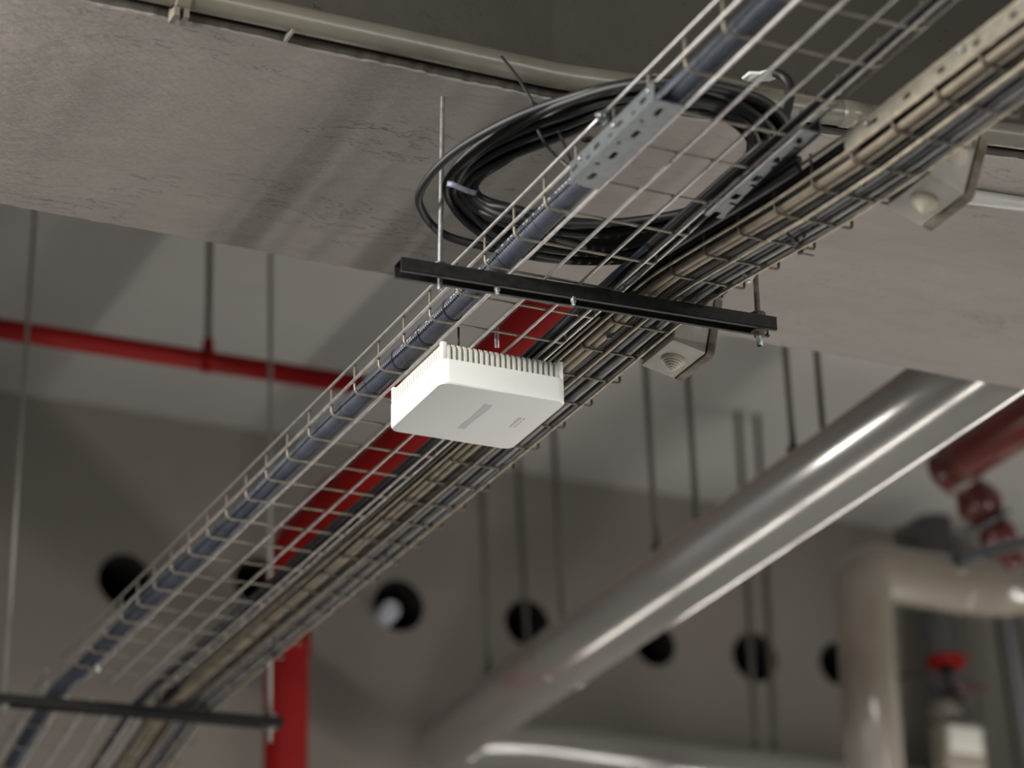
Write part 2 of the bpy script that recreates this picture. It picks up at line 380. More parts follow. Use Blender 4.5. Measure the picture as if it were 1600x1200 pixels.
# ---------------------------------------------------------------- wire trays
def zleft(y): return ZT if y < 5.60 else ZT - .205 * (y - 5.60)
ZT = 3.400
RP = [(1.7, 3.285), (2.1, 3.300), (2.467, 3.319), (2.79, 3.333), (2.99, 3.352), (3.19, 3.379), (3.33, 3.397), (3.42, 3.4005), (3.6, 3.400)]
def zright(y):
    if y >= 3.6: return zleft(y)
    for (a, za), (b, zb) in zip(RP, RP[1:]):
        if a <= y <= b:
            t = (y - a) / (b - a); return za * (1 - t) + zb * t
    return RP[0][1]
def ys(a, b, step=.05):
    n = max(2, int(round((b - a) / step)) + 1); return [a + (b - a) * i / (n - 1) for i in range(n)]
WR, CR = .0024, .0021
def wire_tray(label, y0, y1, zf, xl, xr, floor_x, side_l, side_r, wm, cross_y, top_r=.047, group=None):
    t = thing('wire_cable_tray', label, 'cable tray', ((xl + xr) / 2, (y0 + y1) / 2, zf((y0 + y1) / 2)), group)
    ox, oy, oz = t.location
    cache = {}
    def lw(x, dz, a=y0, b=y1):
        key = (round(dz, 4), a, b)
        if key not in cache: cache[key] = mesh('long_wire', tube([(0, y - oy, zf(y) + dz - oz) for y in ys(a, b)], WR, 8))
        obj('long_wire', cache[key], wm, t, loc=(x - ox, 0, 0))
    for x in floor_x: lw(x, -.0002)
    for dz in side_l: lw(xl - .0042, dz)
    for dz in side_r: lw(xr + .0042, dz)
    pts = fillet([(xl - ox, 0, .0555), (xl - ox, 0, .0044), (xr - ox, 0, .0044), (xr - ox, 0, top_r)], .011, 5)
    cm = mesh('cross_wire', tube(pts, CR, 8))
    for y in cross_y: obj('cross_wire', cm, M['cross'] if wm is M['wire'] else M['cross_dusty'], t, loc=(0, y - oy, zf(y) - oz))
    return t
LX = (1.5995, 1.653, 1.7065, 1.7605)
cl = [round(3.483 - .1 * k, 3) for k in range(0, 5)] ; 
wire_tray('zinc wire cable tray overhead, nearest length, holding the corrugated conduit', 1.8, 2.985, zleft, 1.5595, 1.785, LX, (.0235, .0525), (.014, .045), M['wire'],
          [1.87 + .1 * k for k in range(12)])
wire_tray('long zinc wire cable tray with the white access point under it', 2.99, 5.47, zleft, 1.5595, 1.785, LX, (.0235, .0525), (.014, .045), M['wire'],
          [3.083 + .1 * k for k in range(24)])
wire_tray('wire cable tray sloping down beyond the far black channel, left one', 5.57, 7.1, zleft, 1.5595, 1.785, LX, (.0235, .0525), (.014, .045), M['wire'],
          [5.63 + .1 * k for k in range(15)])
wire_tray('dusty wire cable tray sagging at upper right, full of cables', 1.8, 3.40, zright, 1.813, 1.934, (1.853, 1.907), (.020, .046), (), M['wire_dusty'],
          [1.80 + .0995 * k for k in range(16)], .016)
wire_tray('narrow wire cable tray crowded with cables running behind the access point', 3.405, 5.47, zright, 1.813, 1.930, (1.853, 1.907), (.012, .043), (), M['wire_dusty'],
          [3.487 + .1 * k for k in range(20)], .016)
wire_tray('wire cable tray sloping down beyond the far black channel, right one', 5.57, 7.1, zright, 1.813, 1.930, (1.853, 1.907), (.012, .043), (), M['wire_dusty'],
          [5.63 + .1 * k for k in range(15)], .016)

# corrugated conduit in the left tray
def conduit():
    xc, rr = 1.5925, .0174; P = []; Rr = []; y = 1.8; k = 0
    pitch = .0068
    while y < 7.1:
        zc = zleft(y) + .0064 + rr + .0014 + .0016 * math.sin(y * 9)
        for dy, r in ((0, rr - .0024), (.0012, rr - .0003), (.0028, rr), (.0044, rr - .0003), (.0056, rr - .0024)):
            P.append((xc + .0022 * math.sin(y * 7.3) , y + dy, zc)); Rr.append(r)
        y += pitch
    return tube(P, Rr, 20)
cnd = thing('corrugated_conduit', 'thick slate-blue corrugated conduit lying in the left wire tray', 'conduit', (1.58, 3.6, 3.42))
o = obj('conduit_tube', conduit(), M['conduit'], cnd); o.location = (-1.58, -3.6, -3.42)
dash = mesh('printed_dash', plate(.006, .0022, .0004, []), False)
r_ = random.Random(5)
for y in [3.12 + .0105 * k for k in range(60)]:
    if r_.random() < .45: continue
    a = math.radians(196); c = Vector((1.5925 + .0022 * math.sin(y * 7.3), y, zleft(y) + .0064 + .0188)); n = Vector((math.cos(a), 0, math.sin(a) + 0))
    n = Vector((-.985, 0, .17)).normalized(); tt = Vector((0, 1, 0)); b = n.cross(tt)
    d = obj('printed_dash', dash, M['conduit_mark'], cnd); d.matrix_local = Matrix.Translation(-Vector((1.58, 3.6, 3.42))) @ frame(c + n * .0174, tt, b, n)

# black data cable bundle along the right edge of the left tray and the many cables of the right tray
def cable(name, label, x, dz, r, m, y0, y1, seed, zf=zright, group=None, amp=.003, cat='cable'):
    q = random.Random(seed); ph = [q.uniform(0, 6.28) for _ in range(4)]; pts = []
    for y in ys(y0, y1, .06):
        dx = amp * (math.sin(y * 3.1 + ph[0]) * .6 + math.sin(y * 7.7 + ph[1]) * .4); dzz = amp * .45 * (1 + math.sin(y * 5.3 + ph[2]))
        pts.append((x + dx, y, zf(y) + .0066 + r + dz + dzz))
    o = obj(name, tube(pts, r, 8), m)
    return tag(o, label, cat, group)
cable('data_cable', 'thin black cable along the right side of the left tray, lower one', 1.768, 0, .0055, M['black_cable'], 1.8, 5.6, 1, zleft)
cable('data_cable', 'thin black cable along the right side of the left tray, upper one', 1.774, .012, .0055, M['dark_grey'], 1.8, 5.6, 2, zleft)
cable('data_cable', 'blue-grey cable beside the black ones in the left tray', 1.755, .0, .0045, M['blue_grey'], 3.25, 7.1, 3, zleft)
cable('data_cable', 'black cable starting under the cable coil and running down the left tray', 1.778, .024, .005, M['black_cable'], 2.95, 7.1, 4, zleft)
bottom = [(1.8225, .0055, 'tan', 'tan cable at the left edge of the crowded tray'), (1.8355, .0062, 'tan', 'second tan cable in the crowded tray, the thicker one'),
          (1.8490, .0058, 'brown_grey', 'dusty brown-grey cable above the first floor wire of the crowded tray'), (1.8615, .0056, 'dark_grey', 'dark grey cable right of the first floor wire of the crowded tray'),
          (1.8745, .0066, 'grey', 'mid-grey cable in the middle of the crowded tray floor'), (1.8875, .0055, 'black_cable', 'black cable lying on the crowded tray floor near its right wire'),
          (1.8990, .0052, 'light_grey', 'pale grey cable over the right floor wire of the crowded tray'), (1.9110, .0060, 'dark_grey', 'dark cable lying outermost right in the crowded tray')]
for i, (x, r, m_, lab) in enumerate(bottom):
    cable('data_cable', lab, x, 0, r, M[m_], 1.8, 7.1, 20 + i, amp=.002)
second = [(1.829, .0075, 'brown_grey'), (1.846, .0070, 'black_cable'), (1.861, .0075, 'brown_grey'), (1.877, .0068, 'black_cable'), (1.892, .0070, 'blue_grey'), (1.907, .0060, 'light_grey')]
second_l = ['dusty brown second-layer cable over the two tan ones in the crowded tray', 'black second-layer cable beside the left floor wire of the crowded tray', 'dusty brown second-layer cable in the middle of the crowded tray',
            'black second-layer cable right of the middle of the crowded tray', 'blue-grey second-layer cable of the crowded tray', 'pale grey second-layer cable at the right of the crowded tray']
for i, (x, r, m_) in enumerate(second):
    cable('data_cable', second_l[i], x, .0135, r, M[m_], 1.8, 7.1, 40 + i, amp=.0035, group='second layer of cables in the crowded tray')
third = [(1.826, .0065, 'black_cable'), (1.842, .0080, 'dark_grey'), (1.860, .0085, 'grey'), (1.878, .0072, 'black_cable'), (1.893, .0065, 'black_cable')]
third_l = ['black cable on top of the pile, against the left rail of the crowded tray', 'charcoal cable on top of the pile in the crowded tray', 'grey cable on top of the pile in the crowded tray',
           'thicker black cable on top of the pile, right of the grey one', 'thinner black cable on top of the pile at the right of the crowded tray']
for i, (x, r, m_) in enumerate(third):
    cable('data_cable', third_l[i], x, .030, r, M[m_], 3.02 if i in (1, 2, 3) else 1.8, 7.1, 60 + i, amp=.004, group='top layer of cables in the crowded tray')
# fat dusty conduit only in the near length of the right tray
cable('rigid_conduit', 'fat dusty grey-brown conduit in the near end of the crowded tray', 1.868, .004, .0175, M['fat'], 1.8, 3.0, 80, amp=.001, cat='conduit')
# loose black cables between the two trays
for i, (x, z, r) in enumerate(((1.797, .020, .006), (1.798, .034, .0055))):
    cable('data_cable', ('black cable squeezed between the two trays, lower one', 'black cable squeezed between the two trays, upper one')[i], x, z, r, M['black_cable'], 2.9, 5.5, 90 + i, amp=.0015)
cable('tray_cover_strip', 'dusty steel strip standing between the two trays behind the access point', 1.8015, .008, .0018, M['zinc_dusty'], 3.5, 5.4, 95, amp=.0, cat='strip')

# splice channels with real slots
def slots_row(L, W, n, off=.0):
    S = []
    for k in range(n):
        c = L * (k + .5) / n + off; S.append((c - .009, W * .36, c + .009, W * .64)) 
    return S
sp = thing('splice_channel', 'perforated galvanised splice channel around the corrugated conduit', 'bracket', (1.552, 2.962, ZT - .003))
L = .245
sl = []
for k in range(4):
    c = .022 + .067 * k; sl.append((c, .009, c + .016, .0155))
for k in range(3):
    c = .052 + .067 * k; sl += [(c, .005, c + .003, .011), (c + .006, .006, c + .009, .012)]
o = obj('side_plate', plate(L, .0265, .0016, [s for s in sl]), M['zinc'], sp, False); o.matrix_local = frame(Vector((-.002, -L / 2, 0)), Vector((0, 1, 0)), Vector((0, 0, 1)), Vector((1, 0, 0)))
sl2 = []
for k in range(4):
    c = .018 + .064 * k; sl2.append((c, .016, c + .019, .024)); sl2.append((c + .036, .008, c + .041, .014))
o = obj('base_plate', plate(L, .045, .0016, sl2), M['zinc'], sp, False); o.matrix_local = frame(Vector((-.002, -L / 2, -.0016)), Vector((0, 1, 0)), Vector((1, 0, 0)), Vector((0, 0, -1)) * -1)
bolt = mesh('bolt_head', xf(lathe([(.0001, -.0032), (.0022, -.003), (.0034, -.0018), (.0038, 0), (.0038, .0008)], 14), Matrix.Rotation(math.radians(90), 4, 'Y')))
for k in range(3): obj('bolt_head', bolt, M['rod'], sp, loc=(-.0025, -L / 2 + .012 + .1 * k, .0175))
sp = thing('splice_channel', 'perforated splice plate under the right edge of the left tray', 'bracket', (1.775, 2.965, ZT - .003))
o = obj('base_plate', plate(.262, .030, .0016, [(.02 + .058 * k, .008, .02 + .058 * k + .016, .019) for k in range(5)] + [(.045 + .058 * k, .015, .045 + .058 * k + .006, .024) for k in range(4)]), M['zinc'], sp, False)
o.matrix_local = frame(Vector((-.011, -.131, -.002)), Vector((0, 1, 0)), Vector((1, 0, 0)), Vector((0, 0, 1)))
o = obj('side_plate', plate(.262, .026, .0016, [(.03 + .06 * k, .009, .03 + .06 * k + .018, .016) for k in range(4)]), M['zinc'], sp, False)
o.matrix_local = frame(Vector((.0175, -.131, -.002)), Vector((0, 1, 0)), Vector((0, 0, 1)), Vector((1, 0, 0)))
o = obj('folded_lip', xf(tube([(-.0115, -.131, -.0022), (-.0115, .131, -.0022)], .0019, 8), Matrix.Identity(4)), M['wire'], sp)
sp = thing('splice_channel', 'dust-coated splice plate on the left side of the sagging tray', 'bracket', (1.806, 2.67, zright(2.67) + .022))
pts = []
y0, y1 = 2.30, 2.80
u = Vector((0, y1 - y0, zright(y1) - zright(y0))); Lp = u.length; u.normalize(); v = Vector((0, 0, 1)); v = (v - u * v.dot(u)).normalized()
o = obj('side_plate', plate(Lp, .024, .0015, [(.03 + .078 * k, .009, .03 + .078 * k + .016, .015) for k in range(6)]), M['zinc_dusty'], sp, False)
o.matrix_local = Matrix.Translation(-Vector(sp.location)) @ frame(Vector((1.8060, y0, zright(y0) + .020)), u, v, u.cross(v))
for k in range(2): obj('bolt_head', bolt, M['zinc_dusty'], sp, loc=Vector((1.803, 2.52 + .22 * k, zright(2.52 + .22 * k) + .034)) - Vector(sp.location))

# tray clamp bolts on the side rail near the splice
q = atx(944, 182, 1.548)
cb = thing('clamp_bolt', 'zinc clamp bolt and nut on the tray rail above the splice channel', 'bolt', q)
obj('shank', tube([(-.012, 0, 0), (.010, 0, 0)], .0032, 10), M['rod'], cb)
obj('nut', xf(lathe([(.0062, 0), (.0062, .005)], 6), Matrix.Translation((-.009, 0, 0)) @ Matrix.Rotation(math.radians(90), 4, 'Y')), M['rod'], cb)
obj('washer', xf(lathe([(.0085, 0), (.0085, .0014)], 18), Matrix.Translation((-.003, 0, 0)) @ Matrix.Rotation(math.radians(90), 4, 'Y')), M['zinc'], cb)
obj('clamp_plate', xf(rbox(-.010, -.007, 0, .012, .007, .002, .003, .0004), Matrix.Rotation(math.radians(90), 4, 'Y')), M['zinc'], cb)

# ---------------------------------------------------------------- black channels and their rods
def channel(label, a, b, h=.021, wdt=.030, th=.0024):
    a, b = Vector(a), Vector(b); t = thing('support_channel', label, 'channel', (a + b) / 2)
    u = (b - a); Ln = u.length; u.normalize(); w2 = Vector((0, 0, 1)); v = w2.cross(u)
    fr = Matrix.Translation(-(b - a) / 2) @ frame(Vector((0, 0, 0)), u, v, w2)
    # inverted U: web on top, near and far flange, slots in the web
    o = obj('web', plate(Ln, wdt, th, [(.03 + .05 * k, wdt * .38, .03 + .05 * k + .028, wdt * .62) for k in range(int((Ln - .06) / .05))]), M['black_steel'], t, False); o.matrix_local = fr @ Matrix.Translation((0, 0, -th))
    for s, nm in ((0, 'near_flange'), (1, 'far_flange')):
        o = obj(nm, box(0, s * (wdt - th), -h, Ln, s * (wdt - th) + th, -th), M['black_steel'], t, False); o.matrix_local = fr
        obj('flange_lip', box(0, s * (wdt - .0055), -h - .0003, Ln, s * (wdt - .0055) + .0055, -h + .0018), M['black_steel'], o, False)
    return t
ZB = ZT - .0028
c1 = channel('black steel channel across both trays beside the access point', (1.431, 3.388, ZB), (2.026, 3.360, ZB))
c2 = channel('black steel channel across both trays at lower left, out of focus', (1.440, 5.590, ZB), (2.064, 5.535, ZB))
hexbolt = mesh('hex_bolt', xf(join(lathe([(.0045, -.006), (.0045, 0)], 6), lathe([(.003, -.011), (.0032, -.006)], 10)), Matrix.Identity(4)), False)
for k, (px, py) in enumerate(((777, 452), (896, 469))):
    p = atz(px, py + 2, ZB - .026); tag(obj('hex_bolt', hexbolt, M['rod'], loc=p + Vector((0, 0, .006))), ('zinc bolt end under the near black channel, left one', 'zinc bolt end under the near black channel, right one')[k], 'bolt')
def threaded_rod(label, top, bot, r, m, nut_z=(), group=None, thread=True, plate_top=None):
    top, bot = Vector(top), Vector(bot); t = thing('threaded_rod', label, 'rod', bot, group)
    d = top - bot; Ln = d.length; n = int(Ln / .0011) if thread else 3
    n = min(n, 1300)
    pts = [bot - bot + d * (i / (n - 1)) for i in range(n)]
    rr = [r * (1 if i % 2 else .88) for i in range(n)] if thread else r
    obj('rod', tube(pts, rr, 8), m, t)
    for z in nut_z:
        p = d * ((z - bot.z) / d.z)
        obj('nut', xf(lathe([(r * 1.95, 0), (r * 2.05, .001), (r * 2.05, .0055), (r * 1.95, .0065)], 6), Matrix.Translation(p)), m, t, False)
        obj('washer', xf(lathe([(r * 2.7, 0), (r * 2.7, .0014)], 18), Matrix.Translation(p + Vector((0, 0, .0065)))), m, t)
    if plate_top: obj('anchor_sleeve', xf(lathe([(r * 2.0, 0), (r * 2.1, .002), (r * 1.5, .012)], 16), Matrix.Translation(d - Vector((0, 0, plate_top)))), M['dark_iron'], t)
    return t
q0 = atz(692, 170, ZS); qb = atz(687, 450, ZB - .033)
threaded_rod('bright zinc threaded rod left of the cable coil, hanging from the soffit', (aty(692, 170, 3.405).x, 3.405, ZS + .01), (aty(687, 450, 3.405).x, 3.405, ZB - .033), .0040, M['rod'], (ZB + .0005,), plate_top=.009)
threaded_rod('grimy rusted threaded rod at the right end of the near channel', (2.004, 3.377, ZS + .01), (2.004, 3.377, ZB - .044), .0045, M['rod_rust'], (ZB - .029, ZB + .0005))
obj('zinc_tip', tube([(0, 0, .0), (0, 0, .034)], .0048, 10), M['rod'], bpy.data.objects['threaded_rod.001'])
threaded_rod('tall pale rod holding the left end of the far channel', (1.487, 5.604, ZC), (1.475, 5.604, ZB - .034), .0045, M['hanger_pale'], (ZB - .027, ZB), thread=False)
threaded_rod('tall pale rod holding the right end of the far channel', (2.018, 5.552, ZC), (2.040, 5.552, ZB - .052), .0050, M['hanger_pale'], (ZB - .027, ZB), thread=False)

# ---------------------------------------------------------------- access point
AX0, AX1, AY0, AY1 = 1.5925, 1.8035, 3.620, 3.826
ZL, ZH, ZHT = 3.324, 3.3650, 3.3925
ap = thing('access_point', 'white square wireless access point with finned top under the left tray', 'access point', ((AX0 + AX1) / 2, (AY0 + AY1) / 2, ZL))
off = -Vector(ap.location)
def apo(nm, vf, m_, smooth=True, par=None):
    o = obj(nm, vf, m_, par or ap, smooth)
    if par is None: o.location = off
    return o
lid = apo('housing', rbox(AX0, AY0, ZL + .0006, AX1, AY1, ZH, .016, .003, 8, .002), M['ap'])
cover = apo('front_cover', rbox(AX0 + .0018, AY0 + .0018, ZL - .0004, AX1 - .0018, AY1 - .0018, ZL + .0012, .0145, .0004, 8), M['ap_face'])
apo('heat_sink', rbox(AX0 + .010, AY0 + .010, ZH - .002, AX1 - .010, AY1 - .010, ZHT - .003, .006, 0, 4), M['ap_fin'])
def fin(u0, depth):
    # fin profile standing proud of the sink: rounded shoulder at top
    P = [(0, 0), (depth, 0), (depth, .0195), (depth * .75, .0245), (depth * .35, .0275), (0, .0285)]
    t = .0020; V = [Vector((s * t, -p[0], p[1])) for s in (-1, 1) for p in P]; n = len(P)
    Fc = [tuple(range(n)), tuple(range(2 * n - 1, n - 1, -1))] + [(k, (k + 1) % n + 0 if k + 1 < n else 0, ((k + 1) % n) + n, k + n) for k in range(n)]
    return V, Fc
fm = mesh('fin', fin(0, .0085), False)
nf = 21
for k in range(nf):
    x = AX0 + .0155 + (AX1 - AX0 - .031) * k / (nf - 1)
    for yy, rz in ((AY0 + .0110, 0), (AY1 - .0110, math.pi)):
        o = obj('fin', fm, M['ap_fin'], ap, loc=Vector((x, yy, ZH - .0005)) + off); o.rotation_euler.z = rz
for k in range(nf):
    y = AY0 + .0175 + (AY1 - AY0 - .033) * k / (nf - 1)
    for xx, rz in ((AX0 + .0110, -math.pi / 2), (AX1 - .0110, math.pi / 2)):
        o = obj('fin', fm, M['ap_fin'], ap, loc=Vector((xx, y, ZH - .0005)) + off); o.rotation_euler.z = rz
for x, y in ((AX0 + .0035, AY0 + .0035), (AX1 - .0135, AY0 + .0035), (AX0 + .0035, AY1 - .0135), (AX1 - .0135, AY1 - .0135)):
    apo('corner_block', rbox(x, y, ZH - .001, x + .010, y + .010, ZHT + .001, .003, .0, 4, .001), M['ap'])
zf = ZL - .0006
def flat(pts, m_, nm): 
    V = [Vector((p.x, p.y, zf)) for p in pts] + [Vector((p.x, p.y, zf + .0004)) for p in pts]; n = len(pts)
    return apo(nm, (V, [tuple(range(n)), tuple(range(2 * n - 1, n - 1, -1))] + [(i, (i + 1) % n, (i + 1) % n + n, i + n) for i in range(n)]), m_, False, cover)
zz = zf
mk = flat([atz(*p, zz) for p in ((757.5, 631.5), (769.8, 633.5), (763, 640.5), (752.5, 649), (744, 655), (734, 663), (726, 670.5), (714.2, 669), (722, 662), (733, 654.5), (742, 646), (750, 639))], M['ap_mark'], 'status_strip')
mk['label'] = 'slanted grey status strip'
mk = flat([atz(*p, zz) for p in ((809.5, 652.8), (816.5, 653), (798, 667.8), (795, 667.5))], M['ap_mark'], 'logo_bar')
for k, (a, b) in enumerate((((819.4, 654), (816.4, 656.4)), ((814.6, 658), (812.4, 659.8)), ((810.8, 661), (809.2, 662.6)), ((808.0, 663.4), (806.6, 664.6)), ((805.4, 665.4), (803.2, 667.4)))):
    flat([atz(a[0], a[1] - .3, zz), atz(a[0] + .8, a[1] + .9, zz), atz(b[0] + .8, b[1] + .9, zz), atz(b[0], b[1] - .3, zz)], M['ap_dark'], 'lettering')
# mounting hardware on top of it
apo('mounting_plate', rbox(1.655, 3.66, ZHT - .004, 1.745, 3.78, ZHT + .002, .008, .0005), M['zinc'])
apo('mounting_knob', xf(lathe([(.018, 0), (.020, .004), (.016, .009), (.008, .0125), (.002, .0135)], 20), Matrix.Translation((1.676, 3.70, ZHT + .001))), M['green_grey'])
apo('mounting_yoke', xf(lathe([(.022, 0), (.024, .004), (.018, .008), (.006, .0105)], 20), Matrix.Translation((1.712, 3.705, ZHT + .001))), M['zinc'])
for px, m_ in ((716.5, 'dark_iron'), (774, 'wire'), (778, 'wire')):
    a = aty(px, 512, 3.70); a.z = min(a.z, 3.44)
    a = atz(px, 520, 3.415)
    apo('mounting_stud', tube([(a.x, a.y, ZHT - .002), (a.x, a.y, 3.424)], .0017, 8), M[m_])

# ---------------------------------------------------------------- junction boxes
def junction_box(label, corner, roll, yaw=0, sc=1.0):
    t = thing('junction_box', label, 'junction box', corner)
    t.rotation_euler = (0, math.radians(roll), math.radians(yaw)); t.scale = (sc, sc, sc)
    # local: +x is the lid side, body reaches to -x; bottom at z=0, near face at y=0
    obj('body', rbox(-.062, 0, 0, -.004, .104, .098, .004, .001, 4), M['box'], t)
    vf = rbox(0, 0, 0, .104 + .004, .100 + .004, .013, .008, .0015, 5)
    mt = Matrix(((0, 0, 1, -.004), (1, 0, 0, -.003), (0, 1, 0, -.003), (0, 0, 0, 1)))
    obj('lid', xf(vf, mt), M['box_dirty'], t)
    for nm, mt in (('grommet', Matrix.Translation((-.033, .052, 0)) @ Matrix.Rotation(math.pi, 4, 'X')), ('grommet', Matrix.Translation((-.031, 0, .052)) @ Matrix.Rotation(math.pi / 2, 4, 'X'))):
        prof = [(.0185, 0), (.0185, .0022)]; r = .0175; h = .0022
        while r > .004: prof += [(r, h), (r - .0004, h + .0030)]; r -= .0028; h += .0032
        prof += [(.0035, h), (.0028, h + .002)]
        if mt.to_translation().y < .01: prof = [(p[0], p[1] * .42) for p in prof]
        obj(nm, xf(lathe(prof, 24), mt), M['grommet'], t, False)
    obj('cable_stub', xf(tube([(-.033, .104, .05), (-.033, .135, .055), (-.045, .16, .06)], .006, 10), Matrix.Identity(4)), M['black_cable'], t)
    return t
junction_box('dusty square junction box behind the right end of the near channel', atx(1107, 553, 1.975), 12)
junction_box('blurred square junction box beside the upper right of the crowded tray', atx(1512, 305, 1.975), 19, 0, 1.0)

# ---------------------------------------------------------------- coil of black cable
coil = thing('cable_coil', 'big coil of black cable resting on the left tray', 'cable coil', (1.67, 3.2, 3.48))
outer = [(697, 300), (703, 268), (742, 226), (800, 190), (870, 162), (960, 136), (1050, 127), (1130, 137), (1200, 162), (1240, 205), (1232, 262), (1190, 318), (1120, 364), (1040, 393), (950, 406), (860, 400), (780, 380), (725, 346)]
inner = [(745, 300), (750, 277), (788, 252), (840, 228), (895, 206), (950, 184), (1010, 172), (1070, 172), (1120, 181), (1158, 203), (1172, 240), (1156, 282), (1108, 318), (1040, 338), (950, 348), (870, 343), (800, 325), (762, 314)]
zz_ = [3.510, 3.515, 3.52, 3.52, 3.52, 3.51, 3.50, 3.49, 3.482, 3.475, 3.470, 3.468, 3.466, 3.466, 3.466, 3.468, 3.475, 3.495]
NT = 20; cr = random.Random(11)
for k in range(NT):
    t = (k + .5) / NT; P = []
    wob = [cr.uniform(-.09, .09) for _ in range(18)]
    for i in range(18):
        u = min(1, max(0, t + wob[i] + .12 * math.sin(i * .7 + k * 1.9)))
        layer = (k * 7 % 4) * .0085
        if i in (0, 17, 1): layer *= .4
        P.append(atz(outer[i][0] * (1 - u) + inner[i][0] * u, outer[i][1] * (1 - u) + inner[i][1] * u, zz_[i] + layer) - Vector(coil.location))
    obj('cable_turn', tube(smooth_path(P, 7, True), .0062, 9, True), M['black_cable'], coil)
loose = [(655, 318), (668, 280), (712, 236), (785, 193), (866, 160), (958, 134), (1050, 126), (1130, 136), (1200, 161), (1238, 205), (1230, 262), (1188, 318), (1120, 366), (1040, 396), (950, 408), (855, 404), (760, 386), (690, 364)]
lz = [3.50, 3.51, 3.52, 3.52, 3.525, 3.515, 3.51, 3.5, 3.49, 3.48, 3.475, 3.47, 3.467, 3.466, 3.466, 3.467, 3.475, 3.49]
obj('loose_turn', tube(smooth_path([atz(*p, z) - Vector(coil.location) for p, z in zip(loose, lz)], 8, True), .0062, 10, True), M['black_cable'], coil)
obj('cable_tail', tube(smooth_path([atz(*p) - Vector(coil.location) for p in ((1210, 113, 3.60), (1226, 121, 3.59), (1235, 138, 3.57), (1232, 165, 3.54), (1222, 200, 3.50))], 8), .0068, 10), M['black_cable'], coil)
lab = thing('cable_tag', 'crumpled white tape tag on the free end of the cable coil', 'tag', atz(1188, 117, 3.60))
pts = [atz(*p, 3.60) - Vector(lab.location) for p in ((1160, 124), (1172, 117), (1188, 114), (1202, 108), (1209, 110), (1212, 122), (1204, 128), (1186, 127), (1168, 127))]
V = [p + Vector((0, 0, .002 * math.sin(i * 2.3))) for i, p in enumerate(pts)] + [p + Vector((0, .002, .004 + .003 * math.sin(i * 1.7))) for i, p in enumerate(pts)]; n = len(pts)
obj('folded_tape', (V, [tuple(range(n)), tuple(range(2 * n - 1, n - 1, -1))] + [(i, (i + 1) % n, (i + 1) % n + n, i + n) for i in range(n)]), M['white_tie'], lab, False)

# ---------------------------------------------------------------- ties
def strap(name, label, pts, m_, wd=.0042, th=.0012, per=6, head=None, group=None):
    P = smooth_path([Vector(p) for p in pts], per); o0 = P[0]; V, Fc = [], []
    for i, p in enumerate(P):
        a = P[max(i - 1, 0)]; b = P[min(i + 1, len(P) - 1)]; t_ = (b - a).normalized()
        s = t_.cross(CAMD).normalized() * wd / 2; n_ = t_.cross(s).normalized() * th / 2
        V += [p + s + n_ - o0, p - s + n_ - o0, p - s - n_ - o0, p + s - n_ - o0]
    for i in range(len(P) - 1):
        for k in range(4): Fc.append((4 * i + k, 4 * i + (k + 1) % 4, 4 * i + 4 + (k + 1) % 4, 4 * i + 4 + k))
    Fc += [(3, 2, 1, 0), tuple(4 * (len(P) - 1) + k for k in range(4))]
    t = thing(name, label, 'cable tie', o0, group); obj('strap', (V, Fc), m_, t)
    if head is not None: obj('head', xf(rbox(-.0045, -.0035, -.004, .0045, .0035, .004, .001, .0005), Matrix.Translation(Vector(head) - o0)), m_, t)
    return t
CAMD = (R3 @ Vector((0, 0, -1))).normalized()
strap('cable_tie', 'long black cable tie sticking up from the coil', [atz(783, 88, 3.66), atz(798, 106, 3.63), atz(815, 130, 3.59), atz(833, 163, 3.548), atz(836, 190, 3.525), atz(850, 222, 3.498), atz(868, 243, 3.49), atz(889, 261, 3.47)], M['black_tie'], head=atz(834, 165, 3.548))
strap('cable_tie', 'short black cable tie tail below the middle of the coil', [atz(872, 205, 3.495), atz(880, 222, 3.49), atz(889, 243, 3.475), atz(893, 252, 3.47)], M['black_tie'])
strap('cable_tie', 'pale blue cable tie around the left end of the coil', [atz(699, 287, 3.488), atz(706, 288, 3.484), atz(716, 292, 3.482), atz(730, 298, 3.484), atz(744, 302, 3.49)], M['blue_tie'], .0075)
def ring_tie(label, x, y, z, r, m_, tail=True, group=None, wdt=.0065):
    t = thing('cable_tie', label, 'cable tie', (x, y, z), group); pts = []
    V, Fc = [], []; seg = 28
    for k in range(seg):
        a = 2 * math.pi * k / seg
        for rr, yy in ((r, -wdt / 2), (r + .0012, -wdt / 2), (r + .0012, wdt / 2), (r, wdt / 2)): V.append(Vector((rr * math.cos(a), yy + .15 * rr * math.cos(a), rr * math.sin(a))))
    for k in range(seg):
        j = (k + 1) % seg
        for q in range(4): Fc.append((4 * k + q, 4 * k + (q + 1) % 4, 4 * j + (q + 1) % 4, 4 * j + q))
    obj('strap', (V, Fc), m_, t)
    obj('head', rbox(-.003, -.0035, -r - .006, .003, .0035, -r + .001, .001, .0004), m_, t)
    if tail: obj('tail', box(.002, -.0016, -r - .0050, .022, .0016, -r - .0040), m_, t, False)
    return t
for i, (px, py) in enumerate(((688.6, 480), (648.6, 519), (608.6, 558), (775, 398), (832, 340))):
    y = atx(px, py, 1.575).y; xc = 1.5925 + .0022 * math.sin(y * 7.3)
    t = thing('cable_tie', ('thin black tie round the conduit just beyond the near channel', 'thin black tie round the conduit, second beyond the near channel', 'thin black tie round the conduit beside the access point',
         'thin black tie round the conduit just before the near channel', 'thin black tie round the conduit below the splice channel')[i], 'cable tie', (xc, y, zleft(y) + .0254))
    pts = [Vector((.0179 * math.cos(2 * math.pi * k / 24), .004 * math.cos(2 * math.pi * k / 24), .0179 * math.sin(2 * math.pi * k / 24))) for k in range(24)]
    obj('strap', tube(pts, .0009, 6, True), M['black_tie'], t)
